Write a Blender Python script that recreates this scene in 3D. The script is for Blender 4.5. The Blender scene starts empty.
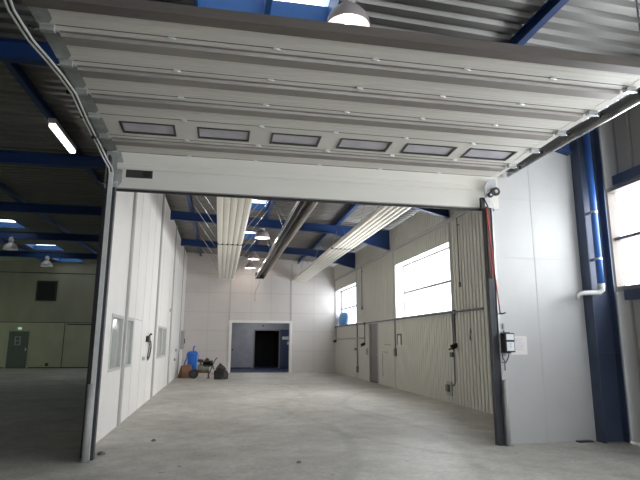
import bpy, bmesh, math, random
from mathutils import Vector, Matrix
random.seed(7)
S = bpy.context.scene
COL = S.collection
PI = math.pi

# ------------------------------------------------------------------ materials
def mat(name, col, rough=0.6, metal=0.0, var=0.0, vscale=3.0, bump=0.0, bscale=40.0, stretch=(1, 1, 1),
        emit=None, estr=0.0, trans=0.0, streak=0.0):
    m = bpy.data.materials.new(name); m.use_nodes = True
    nt = m.node_tree; N = nt.nodes; L = nt.links
    b = N['Principled BSDF']
    b.inputs['Base Color'].default_value = (*col, 1)
    b.inputs['Roughness'].default_value = rough
    b.inputs['Metallic'].default_value = metal
    if trans: b.inputs['Transmission Weight'].default_value = trans
    if emit:
        b.inputs['Emission Color'].default_value = (*emit, 1); b.inputs['Emission Strength'].default_value = estr
    tc = N.new('ShaderNodeTexCoord'); mp = N.new('ShaderNodeMapping')
    mp.inputs['Scale'].default_value = stretch
    L.new(tc.outputs['Object'], mp.inputs['Vector'])
    if var:
        n = N.new('ShaderNodeTexNoise'); n.inputs['Scale'].default_value = vscale
        n.inputs['Detail'].default_value = 6; n.inputs['Roughness'].default_value = 0.6
        L.new(mp.outputs[0], n.inputs['Vector'])
        r = N.new('ShaderNodeValToRGB')
        r.color_ramp.elements[0].position = 0.3; r.color_ramp.elements[1].position = 0.7
        r.color_ramp.elements[0].color = (*[c * (1 - var) for c in col], 1)
        r.color_ramp.elements[1].color = (*[min(1, c * (1 + var)) for c in col], 1)
        L.new(n.outputs['Fac'], r.inputs[0]); L.new(r.outputs[0], b.inputs['Base Color'])
    if bump:
        n2 = N.new('ShaderNodeTexNoise'); n2.inputs['Scale'].default_value = bscale
        L.new(mp.outputs[0], n2.inputs['Vector'])
        bp = N.new('ShaderNodeBump'); bp.inputs['Strength'].default_value = bump; bp.inputs['Distance'].default_value = 0.01
        L.new(n2.outputs['Fac'], bp.inputs['Height']); L.new(bp.outputs[0], b.inputs['Normal'])
    return m

def concrete():
    m = bpy.data.materials.new('concrete_floor'); m.use_nodes = True
    nt = m.node_tree; N = nt.nodes; L = nt.links; b = N['Principled BSDF']
    tc = N.new('ShaderNodeTexCoord')
    def noise(sc, det=8, rough=.6, st=None):
        n = N.new('ShaderNodeTexNoise'); n.inputs['Scale'].default_value = sc; n.inputs['Detail'].default_value = det
        n.inputs['Roughness'].default_value = rough
        if st:
            mp = N.new('ShaderNodeMapping'); mp.inputs['Scale'].default_value = st
            L.new(tc.outputs['Object'], mp.inputs[0]); L.new(mp.outputs[0], n.inputs['Vector'])
        else: L.new(tc.outputs['Object'], n.inputs['Vector'])
        return n
    def ramp(src, p0, p1, c0, c1):
        r = N.new('ShaderNodeValToRGB'); e = r.color_ramp.elements
        e[0].position = p0; e[1].position = p1; e[0].color = (*c0, 1); e[1].color = (*c1, 1)
        L.new(src, r.inputs[0]); return r.outputs[0]
    def mul(a, bb, f=1.0):
        x = N.new('ShaderNodeMix'); x.data_type = 'RGBA'; x.blend_type = 'MULTIPLY'; x.inputs[0].default_value = f
        L.new(a, x.inputs[6]); L.new(bb, x.inputs[7]); return x.outputs[2]
    def M(op, a, bb=None):
        x = N.new('ShaderNodeMath'); x.operation = op
        for i, v in enumerate((a, bb)):
            if v is None: continue
            if isinstance(v, (int, float)): x.inputs[i].default_value = v
            else: L.new(v, x.inputs[i])
        return x.outputs[0]
    base = ramp(noise(0.55).outputs['Fac'], .32, .68, (.475, .452, .412), (.71, .685, .635))
    base = mul(base, ramp(noise(2.6, 9, .7).outputs['Fac'], .33, .64, (.74, .73, .70), (1, 1, 1)))
    base = mul(base, ramp(noise(16, 5, .7).outputs['Fac'], .3, .6, (.80, .80, .80), (1.04, 1.04, 1.04)))
    # dark spots and drips of oil
    base = mul(base, ramp(noise(4.2, 2, .5).outputs['Fac'], .24, .30, (.45, .44, .42), (1, 1, 1)))
    # tyre tracks, arcs worn into the concrete
    sx = N.new('ShaderNodeSeparateXYZ'); L.new(tc.outputs['Object'], sx.inputs[0])
    wob = noise(1.1, 3)
    for cx, cy, rad, w, dark in ((-5.0, 9.0, 7.2, .085, .87), (-5.0, 9.0, 8.75, .085, .88), (9.5, 12.0, 8.1, .09, .89),
                                 (9.5, 12.0, 6.6, .09, .90), (1.2, 24, 7.4, .08, .91), (-9, 16, 11.6, .1, .92)):
        d = M('SQRT', M('ADD', M('POWER', M('SUBTRACT', sx.outputs[0], cx), 2.0), M('POWER', M('SUBTRACT', sx.outputs[1], cy), 2.0)))
        d = M('ABSOLUTE', M('SUBTRACT', M('ADD', d, M('MULTIPLY', wob.outputs['Fac'], .25)), rad))
        base = mul(base, ramp(d, w * .5, w * 1.6, (dark, dark, dark * .99), (1, 1, 1)))
    L.new(base, b.inputs['Base Color'])
    r = N.new('ShaderNodeMapRange'); r.inputs[3].default_value = .42; r.inputs[4].default_value = .7
    L.new(noise(1.7).outputs['Fac'], r.inputs[0]); L.new(r.outputs[0], b.inputs['Roughness'])
    bp = N.new('ShaderNodeBump'); bp.inputs['Strength'].default_value = .12; bp.inputs['Distance'].default_value = .01
    L.new(noise(30).outputs['Fac'], bp.inputs['Height']); L.new(bp.outputs[0], b.inputs['Normal'])
    return m

M_ = {}
def add(k, *a, **kw): M_[k] = mat(k, *a, **kw); return M_[k]
M_['concrete'] = concrete()
add('white_panel', (.86, .835, .80), .5, var=.035, vscale=1.2, bump=.03, bscale=6)
add('front_panel', (.53, .525, .515), .42, var=.04, vscale=1.5, bump=.05, bscale=2.5)
add('seam_grey', (.52, .51, .50), .7)
add('trim_grey', (.50, .49, .47), .6, var=.05)
add('reveal', (.55, .545, .53), .5, var=.03)
add('trim_white', (.82, .80, .77), .5, var=.04)
add('far_panel', (.67, .62, .585), .5, var=.03, vscale=1.0)
add('far_seam', (.52, .50, .48), .7)
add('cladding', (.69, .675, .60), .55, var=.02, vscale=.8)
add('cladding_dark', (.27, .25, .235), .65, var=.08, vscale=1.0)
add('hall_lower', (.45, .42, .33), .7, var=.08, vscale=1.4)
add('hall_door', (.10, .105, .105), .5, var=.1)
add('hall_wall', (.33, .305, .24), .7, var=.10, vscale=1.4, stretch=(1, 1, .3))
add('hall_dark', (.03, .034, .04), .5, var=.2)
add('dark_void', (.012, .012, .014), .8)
add('deck', (.26, .25, .235), .40, .7, var=.12, vscale=2.0, stretch=(.3, 3, 1))
add('blue', (.013, .045, .16), .42, var=.08, vscale=2)
add('blue_pipe', (.04, .13, .42), .35, var=.08, vscale=4)
add('blue_col', (.05, .072, .13), .5, var=.1, vscale=3)
add('blue_dark', (.04, .055, .10), .45, var=.15, vscale=4)
add('door_panel', (.71, .68, .62), .45, var=.035, vscale=2.2, stretch=(.3, 3, 3), bump=.15, bscale=14)
add('strut', (.30, .275, .25), .48, .25, var=.10, vscale=4, stretch=(.4, 3, 3))
add('top_strut', (.15, .13, .115), .5, .2, var=.12, vscale=4, stretch=(.4, 3, 3))
add('galv', (.55, .56, .56), .38, .7, var=.14, vscale=9)
add('galv_dull', (.38, .395, .375), .5, .45, var=.2, vscale=9)
add('zinc_bright', (.78, .78, .77), .25, .9, var=.06, vscale=12)
add('rail_bright', (.72, .72, .70), .38, .3, var=.08, vscale=9)
add('rubber', (.018, .018, .02), .6, var=.2, vscale=20)
add('dark_steel', (.045, .047, .055), .45, .3, var=.15, vscale=8)
add('window_black', (.035, .033, .032), .45)
add('milky', (.52, .50, .54), .25, var=.10, vscale=3.5)
add('heater_white', (.84, .80, .72), .42, var=.03, vscale=3)
add('heater_groove', (.60, .55, .46), .5)
add('reflector', (.62, .57, .52), .32, .75, var=.1, vscale=3)
add('black', (.012, .012, .013), .4)
add('conduit', (.16, .165, .18), .5, .2, var=.1, vscale=10)
add('plug_black', (.02, .02, .022), .5)
add('box_grey', (.42, .42, .41), .5, var=.06, vscale=8)
add('pvc', (.46, .46, .45), .45, var=.06, vscale=8)
add('door_grey', (.19, .185, .175), .5, var=.1, vscale=4)
add('navy', (.05, .065, .13), .5, var=.12)
add('leaf_grey', (.30, .31, .335), .45, var=.12, vscale=2.5)
add('paper', (.80, .79, .80), .7, var=.02)
add('paper_pink', (.78, .74, .72), .7, var=.03)
add('ink', (.25, .25, .55), .7)
add('red_rope', (.42, .07, .055), .65, var=.15, vscale=30)
add('maroon', (.10, .035, .03), .6, var=.2, vscale=10)
add('blue_plastic', (.02, .16, .62), .32, var=.08, vscale=6)
add('blue_sack', (.10, .33, .75), .5, var=.1, vscale=5, bump=.3, bscale=9)
add('cardboard', (.36, .20, .12), .8, var=.12, vscale=6)
add('cardboard_dark', (.14, .085, .06), .8, var=.12)
add('engine_grey', (.22, .23, .19), .5, .2, var=.25, vscale=14)
add('engine_dark', (.045, .04, .04), .5, .2, var=.3, vscale=14)
add('rust_red', (.15, .065, .05), .6, var=.25, vscale=10)
add('bag_black', (.012, .013, .016), .7, var=.3, vscale=14, bump=.3, bscale=20)
add('bag_grey', (.07, .065, .06), .8, var=.35, vscale=14, bump=.4, bscale=18)
add('office_glass', (.52, .53, .495), .12, var=.12, vscale=2.5)
add('office_frame', (.56, .56, .54), .5)
add('alu_frame', (.40, .38, .36), .45, .4)
add('brown_frame', (.16, .135, .12), .5, .1, var=.1)
add('frame_mid', (.30, .295, .29), .5, .1, var=.05)
add('bulb', (1, .95, .9), .5, emit=(1, .90, .84), estr=7)
add('bulb_dim', (.9, .92, .88), .5, emit=(.93, 1, .92), estr=1.6)
add('lamp_metal', (.55, .50, .49), .35, .15, var=.06)
add('lamp_inner', (.55, .52, .51), .35)
add('tube_light', (1, .98, .92), .5, emit=(1, .97, .88), estr=5)
add('skylight', (.8, .88, .95), .5, emit=(.82, .90, .95), estr=.8)
add('skylight_curb', (.025, .115, .32), .5, var=.06)
add('green_pane', (.5, .8, .5), .5, emit=(.72, 1.0, .66), estr=.9)
add('white_print', (.78, .80, .82), .5)
add('green_sign', (.25, .5, .35), .5, emit=(.7, 1, .8), estr=.35)
add('outside', (.7, .7, .68), .8)

def glass():
    m = bpy.data.materials.new('window_glass'); m.use_nodes = True
    nt = m.node_tree; N = nt.nodes; L = nt.links
    N.remove(N['Principled BSDF'])
    t = N.new('ShaderNodeBsdfTransparent'); t.inputs[0].default_value = (.96, .97, .98, 1)
    g = N.new('ShaderNodeBsdfGlossy'); g.inputs['Roughness'].default_value = .05
    mx = N.new('ShaderNodeMixShader'); mx.inputs[0].default_value = .05; L.new(t.outputs[0], mx.inputs[1]); L.new(g.outputs[0], mx.inputs[2])
    L.new(mx.outputs[0], N['Material Output'].inputs[0]); return m
M_['glass'] = glass()

# ------------------------------------------------------------------ mesh builder
class MB:
    def __init__(self): self.v = []; self.f = []; self.m = []; self.s = []
    def _add(self, vs, fs, m=0, sm=False):
        o = len(self.v); self.v += [tuple(p) for p in vs]
        for f in fs:
            self.f.append([i + o for i in f]); self.m.append(m); self.s.append(sm)
        return self
    def box(self, x0, x1, y0, y1, z0, z1, m=0):
        return self._add([(x, y, z) for z in (z0, z1) for y in (y0, y1) for x in (x0, x1)],
                         [(0, 2, 3, 1), (4, 5, 7, 6), (0, 1, 5, 4), (2, 6, 7, 3), (0, 4, 6, 2), (1, 3, 7, 5)], m)
    def obox(self, c, ax, ay, az, m=0):          # oriented box, half-axis vectors
        c = Vector(c); ax = Vector(ax); ay = Vector(ay); az = Vector(az)
        return self._add([c + ax * i + ay * j + az * k for k in (-1, 1) for j in (-1, 1) for i in (-1, 1)],
                         [(0, 2, 3, 1), (4, 5, 7, 6), (0, 1, 5, 4), (2, 6, 7, 3), (0, 4, 6, 2), (1, 3, 7, 5)], m)
    def prism(self, pts, d, m=0, closed=True, caps=True, sm=False):   # polygon points (3-D) extruded by d
        n = len(pts); d = Vector(d)
        vs = [Vector(p) for p in pts] + [Vector(p) + d for p in pts]
        fs = [(i, (i + 1) % n, n + (i + 1) % n, n + i) for i in range(n if closed else n - 1)]
        self._add(vs, fs, m, sm)
        if closed and caps:
            o = len(self.v) - 2 * n
            self.f += [[o + i for i in range(n)][::-1], [o + n + i for i in range(n)]]; self.m += [m, m]; self.s += [False, False]
        return self
    def tube(self, pts, r, n=10, m=0, caps=True, radii=None):
        pts = [Vector(p) for p in pts]; rings = []; up = None
        for i, p in enumerate(pts):
            t = (pts[min(i + 1, len(pts) - 1)] - pts[max(i - 1, 0)]).normalized()
            if up is None:
                up = Vector((0, 0, 1)) if abs(t.z) < .9 else Vector((1, 0, 0))
            a = t.cross(up).normalized(); b = a.cross(t).normalized(); up = b
            rr = radii[i] if radii else r
            rings.append([p + (a * math.cos(k * 2 * PI / n) + b * math.sin(k * 2 * PI / n)) * rr for k in range(n)])
        vs = [q for rg in rings for q in rg]; fs = []
        for i in range(len(rings) - 1):
            for k in range(n): fs.append((i * n + k, i * n + (k + 1) % n, (i + 1) * n + (k + 1) % n, (i + 1) * n + k))
        self._add(vs, fs, m, True)
        if caps:
            o = len(self.v) - len(vs)
            self.f += [[o + k for k in range(n)][::-1], [o + len(vs) - n + k for k in range(n)]]; self.m += [m, m]; self.s += [False, False]
        return self
    def cyl(self, a, b, r, n=14, m=0): return self.tube([a, b], r, n, m)
    def lathe(self, prof, c, n=24, m=0, closed=False):   # prof: (r, z)
        c = Vector(c); vs = []; fs = []
        for r, z in prof:
            for k in range(n): vs.append(c + Vector((r * math.cos(k * 2 * PI / n), r * math.sin(k * 2 * PI / n), z)))
        P = len(prof)
        for i in range(P - 1 + (1 if closed else 0)):
            j = (i + 1) % P
            for k in range(n): fs.append((i * n + k, i * n + (k + 1) % n, j * n + (k + 1) % n, j * n + k))
        return self._add(vs, fs, m, True)
    def build(self, name, mats, parent=None, bevel=0.0, loc=None):
        if not isinstance(mats, (list, tuple)): mats = [mats]
        me = bpy.data.meshes.new(name)
        off = Vector((0, 0, 0))
        if parent is not None:
            off = abs_loc(parent)
        elif loc is not None: off = Vector(loc)
        me.from_pydata([Vector(p) - off for p in self.v], [], self.f)
        for m in mats: me.materials.append(M_[m] if isinstance(m, str) else m)
        for p, mi, s in zip(me.polygons, self.m, self.s): p.material_index = mi; p.use_smooth = s
        bm = bmesh.new(); bm.from_mesh(me)
        bmesh.ops.remove_doubles(bm, verts=bm.verts, dist=1e-5)
        bmesh.ops.recalc_face_normals(bm, faces=bm.faces)
        bm.to_mesh(me); bm.free()
        o = bpy.data.objects.new(name, me); COL.objects.link(o)
        if parent is not None: o.parent = parent
        elif loc is not None: o.location = loc
        if bevel:
            b = o.modifiers.new('bevel', 'BEVEL'); b.width = bevel; b.segments = 2; b.limit_method = 'ANGLE'
        return o
def abs_loc(o):
    l = Vector((0, 0, 0))
    while o is not None: l += Vector(o.location); o = o.parent
    return l
def tag(o, label, cat, group=None):
    o['label'] = label; o['category'] = cat
    if group: o['group'] = group
    return o
def thing(name, loc, label, cat, group=None):
    o = bpy.data.objects.new(name, None); o.empty_display_size = .1; COL.objects.link(o); o.location = loc
    return tag(o, label, cat, group)
def struct(name, mb, mats, parent=None):
    o = mb.build(name, mats, parent)
    if parent is None: o['kind'] = 'structure'
    return o
def copy_tree(o, parent=None):
    c = o.copy(); COL.objects.link(c); c.parent = parent
    for ch in list(o.children): copy_tree(ch, c)
    return c

# ------------------------------------------------------------------ main dimensions
XL, XR, XO = -1.75, 5.86, 6.42        # divider wall, right lining, outer side wall
YD, YF, YB = 7.62, 26.6, 32.0         # door plane, far wall, back wall of the dark hall
XH, YR = -15.0, -6.5                  # hall's left wall, rear wall
FR = [7.56, 12.43, 17.35, 22.2, 27.1]  # portal frames
PUR = [-9.6, -6.3, -3.43, -1.08, 1.40, 3.85]
def ztop(x): return 5.74 if x < -2 else 5.74 - .045 * (x + 2)
def zdeck(x): return ztop(x) + .17

# ------------------------------------------------------------------ floor
mb = MB(); mb.box(XH, XO + .1, YR, YB + 6, -.2, 0)
struct('floor', mb, 'concrete')

# ------------------------------------------------------------------ ceiling: corrugated deck with skylight holes
P = .25
def snap(y): return round(y / P) * P
SKY = [(-.45, .45, 5.0, 6.5), (.45, 1.32, 5.0, 6.5), (.45, 1.32, 10.5, 12.0), (.45, 1.32, 15.5, 16.75), (.45, 1.32, 20.25, 21.75),
       (-9.1, -7.75, 10.5, 12.0), (-9.1, -7.75, 15.5, 17.0), (-9.1, -7.75, 20.75, 22.25), (-9.1, -7.75, 26.0, 27.5), (-9.1, -7.75, 30.0, 31.5)]
SKY = [(a, b, snap(c), snap(d)) for a, b, c, d in SKY]
mb = MB()
xs = [XH, -9.1, -7.75, -2.0, -.45, .45, 1.32, XO + .1]
y0 = snap(YR); ny = int((snap(YB) - y0) / P)
for i in range(len(xs) - 1):
    a, b = xs[i], xs[i + 1]
    for k in range(ny):
        y = y0 + k * P
        if any(s[0] >= a - .01 and s[1] <= b + .01 and s[2] - .01 <= y < s[3] - .01 for s in SKY): continue
        pr = [(0, 0), (.10, 0), (.135, .055), (.215, .055), (.25, 0)]
        za, zb = zdeck(a), zdeck(b)
        vs = [(a, y + u, za + w) for u, w in pr] + [(b, y + u, zb + w) for u, w in pr]
        mb._add(vs, [(j, j + 1, j + 6, j + 5) for j in range(4)])
struct('ceiling', mb, 'deck')
wn = [0]
def wname(): wn[0] += 1; return 'window_%d' % wn[0]
for (a, b, c, d) in SKY:
    mb = MB(); z0 = min(zdeck(a), zdeck(b)) - .01; z1 = z0 + (.42 if d < 8 else .24); t = .04
    mb.box(a - t, a, c - t, d + t, z0, z1); mb.box(b, b + t, c - t, d + t, z0, z1)
    mb.box(a, b, c - t, c, z0, z1); mb.box(a, b, d, d + t, z0, z1)
    w = struct(wname(), mb, 'skylight_curb')
    g = MB(); n = 8; vs = []; fs = []
    for i in range(n + 1):
        for j in range(2):
            u = i / n; vs.append((a - t + (b - a + 2 * t) * u, (c - t, d + t)[j], z1 + .12 * math.sin(PI * u)))
    fs = [(2 * i, 2 * i + 1, 2 * i + 3, 2 * i + 2) for i in range(n)]
    g._add(vs, fs, 0, True); g.build('skylight_dome', 'skylight', w)

# ------------------------------------------------------------------ walls
# divider wall on the left, white sandwich panels
mb = MB()
WIN_L = [(9.15, 10.18), (10.58, 11.36), (15.85, 17.0), (17.12, 18.28)]
zs0, zs1, zt = 1.0, 1.945, 5.72
ycur = 8.10
for (a, b) in WIN_L:
    mb.box(XL - .06, XL, ycur, a, 0, zt); mb.box(XL - .06, XL, a, b, 0, zs0); mb.box(XL - .06, XL, a, b, zs1, zt); ycur = b
mb.box(XL - .06, XL, ycur, YF, 0, zt)
for y in (8.6, 11.5, 12.65, 13.8, 15.9 - .4, 16.15, 17.3 + 1.2, 20.7, 21.9, 23.1, 24.3, 25.5):     # panel joints
    if any(a - .1 < y < b + .1 for a, b in WIN_L):
        mb.box(XL, XL + .003, y - .006, y + .006, zs1, zt, 1)
    else: mb.box(XL, XL + .003, y - .006, y + .006, 0, zt, 1)
mb.box(XL, XL + .003, 10.4, 12.6, zs1 + .0, zs1 + .012, 1)
struct('wall_left', mb, ['white_panel', 'seam_grey'])
tn = [0]
def tname(): tn[0] += 1; return 'trim_%d' % tn[0]
for y in (10.38, 15.05, 19.6):
    struct(tname(), MB().box(XL + .001, XL + .045, y - .06, y + .06, 0, 5.70), 'trim_grey')
struct(tname(), MB().box(XL + .001, XL + .03, 24.2, 24.28, 0, 5.70), 'trim_grey')
for k, (a, b) in enumerate(WIN_L):
    mb = MB(); f = .05
    mb.box(XL - .08, XL + .012, a, b, zs1 - f, zs1); mb.box(XL - .08, XL + .012, a, b, zs0, zs0 + f)
    mb.box(XL - .08, XL + .012, a, a + f, zs0 + f, zs1 - f); mb.box(XL - .08, XL + .012, b - f, b, zs0 + f, zs1 - f)
    w = struct(wname(), mb, 'office_frame')
    MB().box(XL - .06, XL - .045, a + f, b - f, zs0 + f, zs1 - f).build('window_pane', 'office_glass', w)
# plain white door in the divider wall
mb = MB(); mb.box(XL + .002, XL + .03, 20.45, 22.35, 0.01, 2.2)
d = struct('door_1', mb, 'white_panel')
for y, z in ((22.05, 1.15), (21.6, .8)):
    MB().box(XL + .03, XL + .09, y - .06, y + .06, z - .05, z + .05).build('door_handle', 'box_grey', d)

# right wall: ribbed cream cladding on a lining, deep window recesses
W_R = [(12.62, 17.02, 2.29, 4.12), (22.3, 26.55, 2.30, 4.12)]
DR = (19.15, 20.22, 2.22)
mb = MB()
def ribs(mb, ya, yb, za, zb, x=XR):
    p = .17; n = max(1, round((yb - ya) / p)); p = (yb - ya) / n
    pts = []
    for i in range(n):
        y = ya + i * p
        pts += [(x, y, za), (x, y + p * .22, za), (x - .032, y + p * .27, za), (x - .032, y + p * .95, za)]
    pts.append((x, yb, za))
    mb.prism(pts, (0, 0, zb - za), closed=False)
ribs(mb, 7.75, 12.62, 0, 4.70); ribs(mb, 12.62, 17.02, 0, 2.29); ribs(mb, 12.62, 17.02, 4.12, 4.70)
ribs(mb, 17.02, DR[0], 0, 4.70); ribs(mb, DR[0], DR[1], DR[2], 4.70); ribs(mb, DR[1], 22.3, 0, 4.70)
ribs(mb, 22.3, 26.55, 0, 2.30); ribs(mb, 22.3, 26.55, 4.12, 4.70)
T = .34
yc = 7.75
for (a, b, z0, z1) in W_R:       # core behind the ribs
    mb.box(XR + .001, XR + T, yc, a, 0, 5.36); mb.box(XR + .001, XR + T, a, b, 0, z0); mb.box(XR + .001, XR + T, a, b, z1, 5.36); yc = b
mb.box(XR + .001, XR + T, yc, YF + .2, 0, 5.36)
ribs(mb, 7.75, 26.55, 4.70, 5.40, XR - .06)      # upper band stands a little proud
mb.box(XR - .06, XR, 7.75, 26.55, 4.70, 4.712)
struct('wall_right', mb, 'cladding')
struct(tname(), MB().box(XR - .10, XR - .0325, 7.9, 26.5, 4.61, 4.70), 'trim_grey')
# recess linings and glazing of the two room windows
for k, (a, b, z0, z1) in enumerate(W_R):
    mb = MB(); t = .02
    mb.box(XR - .03, XR + T, a, a + t, z0, z1); mb.box(XR - .03, XR + T, b - t, b, z0, z1)
    mb.box(XR - .03, XR + T, a + t, b - t, z0, z0 + t); mb.box(XR - .03, XR + T, a + t, b - t, z1 - t, z1)
    w = struct(wname(), mb, 'reveal')
    f = MB(); xa, xb = XR + T - .06, XR + T; e = .05
    f.box(xa, xb, a + t, b - t, z0 + t, z0 + t + e); f.box(xa, xb, a + t, b - t, z1 - t - e, z1 - t)
    f.box(xa, xb, a + t, a + t + e, z0 + t + e, z1 - t - e); f.box(xa, xb, b - t - e, b - t, z0 + t + e, z1 - t - e)
    f.box(xa, xb, a + t + e, b - t - e, 3.12, 3.19)
    f.build('window_frame', 'frame_mid', w)
    MB().box(XR + T - .03, XR + T - .024, a + t + e, b - t - e, z0 + t + e, z1 - t - e).build('window_pane', 'glass', w)
# joint strips on the right wall, at the frame lines
for y in (12.56, 17.18, 22.24):
    struct(tname(), MB().box(XR - .048, XR - .0325, y - .035, y + .035, .02 if y > 13 else .55, 4.6), 'trim_grey')
# side door, set in the right wall
mb = MB(); t = .06
mb.box(XR - .012, XR - .001, DR[0] + .02, DR[1] - .02, .06, DR[2] - .02)
d = struct('door_2', mb, 'door_grey')
f = MB(); f.box(XR - .055, XR - .0325, DR[0] - t, DR[0] + .02, 0, DR[2] + t); f.box(XR - .055, XR - .0325, DR[1] - .02, DR[1] + t, 0, DR[2] + t)
f.box(XR - .055, XR - .0325, DR[0], DR[1], DR[2] - .02, DR[2] + t)
f.build('door_frame', 'trim_grey', d)
MB().box(XR - .014, XR - .002, DR[0] + .02, DR[1] - .02, .0, .06).build('threshold', 'black', d)
MB().box(XR - .07, XR - .012, DR[0] + .10, DR[0] + .16, 1.02, 1.06).build('door_handle', 'galv', d)

# far wall with the wide doorway
OX0, OX1, OZ = .58, 3.46, 2.42
mb = MB()
def wallpoly(mb, x0, x1, z0, y, th, m=0):
    mb.prism([(x0, y, z0), (x1, y, z0), (x1, y, zdeck(x1) - .005), (x0, y, zdeck(x0) - .005)], (0, th, 0), m)
wallpoly(mb, XL - .12, OX0, 0, YF, .15); wallpoly(mb, OX0, OX1, OZ, YF, .15); wallpoly(mb, OX1, XR + .3, 0, YF, .15)
for z in (1.05, 2.02, 2.93, 3.9, 4.85):
    for (a, b) in ((XL, OX0), (OX1, XR), (OX0, OX1)):
        if a == OX0 and z < OZ: continue
        mb.box(a, b, YF - .003, YF, z - .010, z + .010, 1)
for x in (-.6, 1.5, 2.5, 4.7): mb.box(x - .008, x + .008, YF - .003, YF, 0 if not OX0 < x < OX1 else OZ, 5.3, 1)
for x in (.44, 3.53): mb.box(x - .035, x + .035, YF - .02, YF, OZ + .1, 5.45, 2)
struct('wall_far', mb, ['far_panel', 'far_seam', 'trim_grey'])
mb = MB(); mb.box(OX0 - .13, OX0, YF - .05, YF + .2, 0, OZ + .12); mb.box(OX1, OX1 + .13, YF - .05, YF + .2, 0, OZ + .12)
mb.box(OX0, OX1, YF - .05, YF + .2, OZ, OZ + .12)
struct(tname(), mb, 'trim_white')
# vestibule behind it
YV = 30.8
struct('wall_vestibule_left', MB().box(OX0 - .25, OX0 - .13, YF + .2, YV + .1, 0, 2.8), 'leaf_grey')
struct('wall_vestibule_right', MB().box(4.35, 4.47, YF + .2, YV + .1, 0, 2.8), 'navy')
struct('wall_vestibule_back', MB().box(OX0 - .13, 2.0, YV, YV + .1, 0, 2.7).box(2.0, 3.40, YV, YV + .1, 2.13, 2.7).box(3.40, 4.35, YV, YV + .1, 0, 2.7), 'leaf_grey')
struct('ceiling_vestibule', MB().box(OX0 - .25, 4.47, YF + .2, 34.6, 2.7, 2.8), 'leaf_grey')
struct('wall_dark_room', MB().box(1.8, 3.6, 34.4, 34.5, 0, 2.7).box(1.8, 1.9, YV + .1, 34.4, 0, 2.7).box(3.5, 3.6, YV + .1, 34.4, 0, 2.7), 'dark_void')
struct('floor_vestibule', MB().box(OX0 - .13, 4.35, YF + .25, YV, .002, .012).box(1.9, 3.5, YV, 34.4, .002, .010), 'navy')
mb = MB(); mb.box(.63, 1.83, YV - .07, YV - .01, .06, 2.16)
d = struct('door_3', mb, 'leaf_grey')
MB().box(.70, .78, YV - .12, YV - .07, .98, 1.10).build('door_handle', 'rust_red', d)
MB().box(.63, 1.83, YV - .075, YV - .069, .013, .06).build('kick_strip', 'black', d)
mb = MB(); mb.box(1.93, 2.0, YV - .06, YV, .013, 2.2); mb.box(3.40, 3.47, YV - .06, YV, .013, 2.2); mb.box(2.0, 3.40, YV - .06, YV, 2.13, 2.2)
struct(tname(), mb, 'door_grey')
struct('wall_vestibule_panel', MB().box(3.47, 4.34, YV - .04, YV - .005, .013, 2.2), 'navy')
for k, (x, z, w, h, lab) in enumerate(((3.58, 1.63, .24, .17, 'white notice sheet, left of the three pinned on the dark blue far panel'),
                                       (3.83, 1.62, .13, .19, 'white notice sheet, upper right of the three on the dark blue far panel'),
                                       (3.87, 1.34, .15, .17, 'white notice sheet, lowest of the three on the dark blue far panel'))):
    o = MB().box(x, x + w, YV - .047, YV - .0395, z, z + h).build('notice_sheet', 'paper', loc=(x, YV - .04, z))
    tag(o, lab, 'notice')
o = MB().box(2.42, 2.50, YV - .06, YV + .01, 2.36, 2.44).build('door_closer_box', 'black', loc=(2.42, YV, 2.36))
tag(o, 'tiny dark sensor above the black doorway at the far end', 'sensor')

r = thing('lobby_fill_light', (2.2, 28.6, 2.6), 'added fill light, out of view under the ceiling of the lobby behind the far doorway', 'lamp')  # unseen fixture, added to brighten the lobby
MB().box(1.6, 2.8, 28.55, 28.65, 2.64, 2.705).build('housing', 'lamp_metal', r)
MB().box(1.62, 2.78, 28.56, 28.64, 2.60, 2.64).build('diffuser', 'tube_light', r)
# front wall around the sectional door
mb = MB(); yf0, yf1 = 7.66, 7.76
mb.box(4.26, 5.92, yf0, yf1, 0, 5.2); mb.box(XL - .06, 4.26, yf0, yf1, 4.3, 5.4)
mb.box(5.02, 5.035, yf0 - .003, yf0, 0, 4.9, 1)
for z in (.95, 1.915, 2.86, 3.85): mb.box(4.26, 5.92, yf0 - .003, yf0, z - .006, z + .006, 1)
struct('wall_front', mb, ['front_panel', 'seam_grey'])

# outer side wall beside the camera, with its big windows
mb = MB()
FW = [(2.95, 7.56, 2.34, 4.08), (-1.9, 2.35, 2.34, 4.08)]
def side(mb, ya, yb, za, zb):
    n = max(1, round((yb - ya) / .32)); p = (yb - ya) / n; pts = []
    for i in range(n):
        y = ya + i * p; pts += [(XO, y, za), (XO, y + .02, za), (XO - .02, y + .05, za), (XO - .02, y + p - .03, za)]
    pts.append((XO, yb, za)); mb.prism(pts, (0, 0, zb - za), closed=False)
    mb.box(XO + .001, XO + .12, ya, yb, za, zb)
side(mb, YR, -1.9, 0, 5.4); side(mb, 2.35, 2.95, 0, 5.4); side(mb, 7.56, 7.66, 0, 5.4)
for a, b, z0, z1 in FW: side(mb, a, b, 0, z0); side(mb, a, b, z1, 5.4)
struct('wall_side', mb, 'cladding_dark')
for a, b, z0, z1 in FW:
    mb = MB(); e = .07
    mb.box(XO - .05, XO + .12, a, b, z0, z0 + e); mb.box(XO - .05, XO + .12, a, b, z1 - e, z1)
    mb.box(XO - .05, XO + .12, a, a + e, z0 + e, z1 - e); mb.box(XO - .05, XO + .12, b - e, b, z0 + e, z1 - e)
    mb.box(XO + .0, XO + .10, a + e, b - e, 3.18, 3.23)
    w = struct(wname(), mb, 'brown_frame')
    MB().box(XO + .05, XO + .056, a + e, b - e, z0 + e, z1 - e).build('window_pane', 'glass', w)
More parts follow.
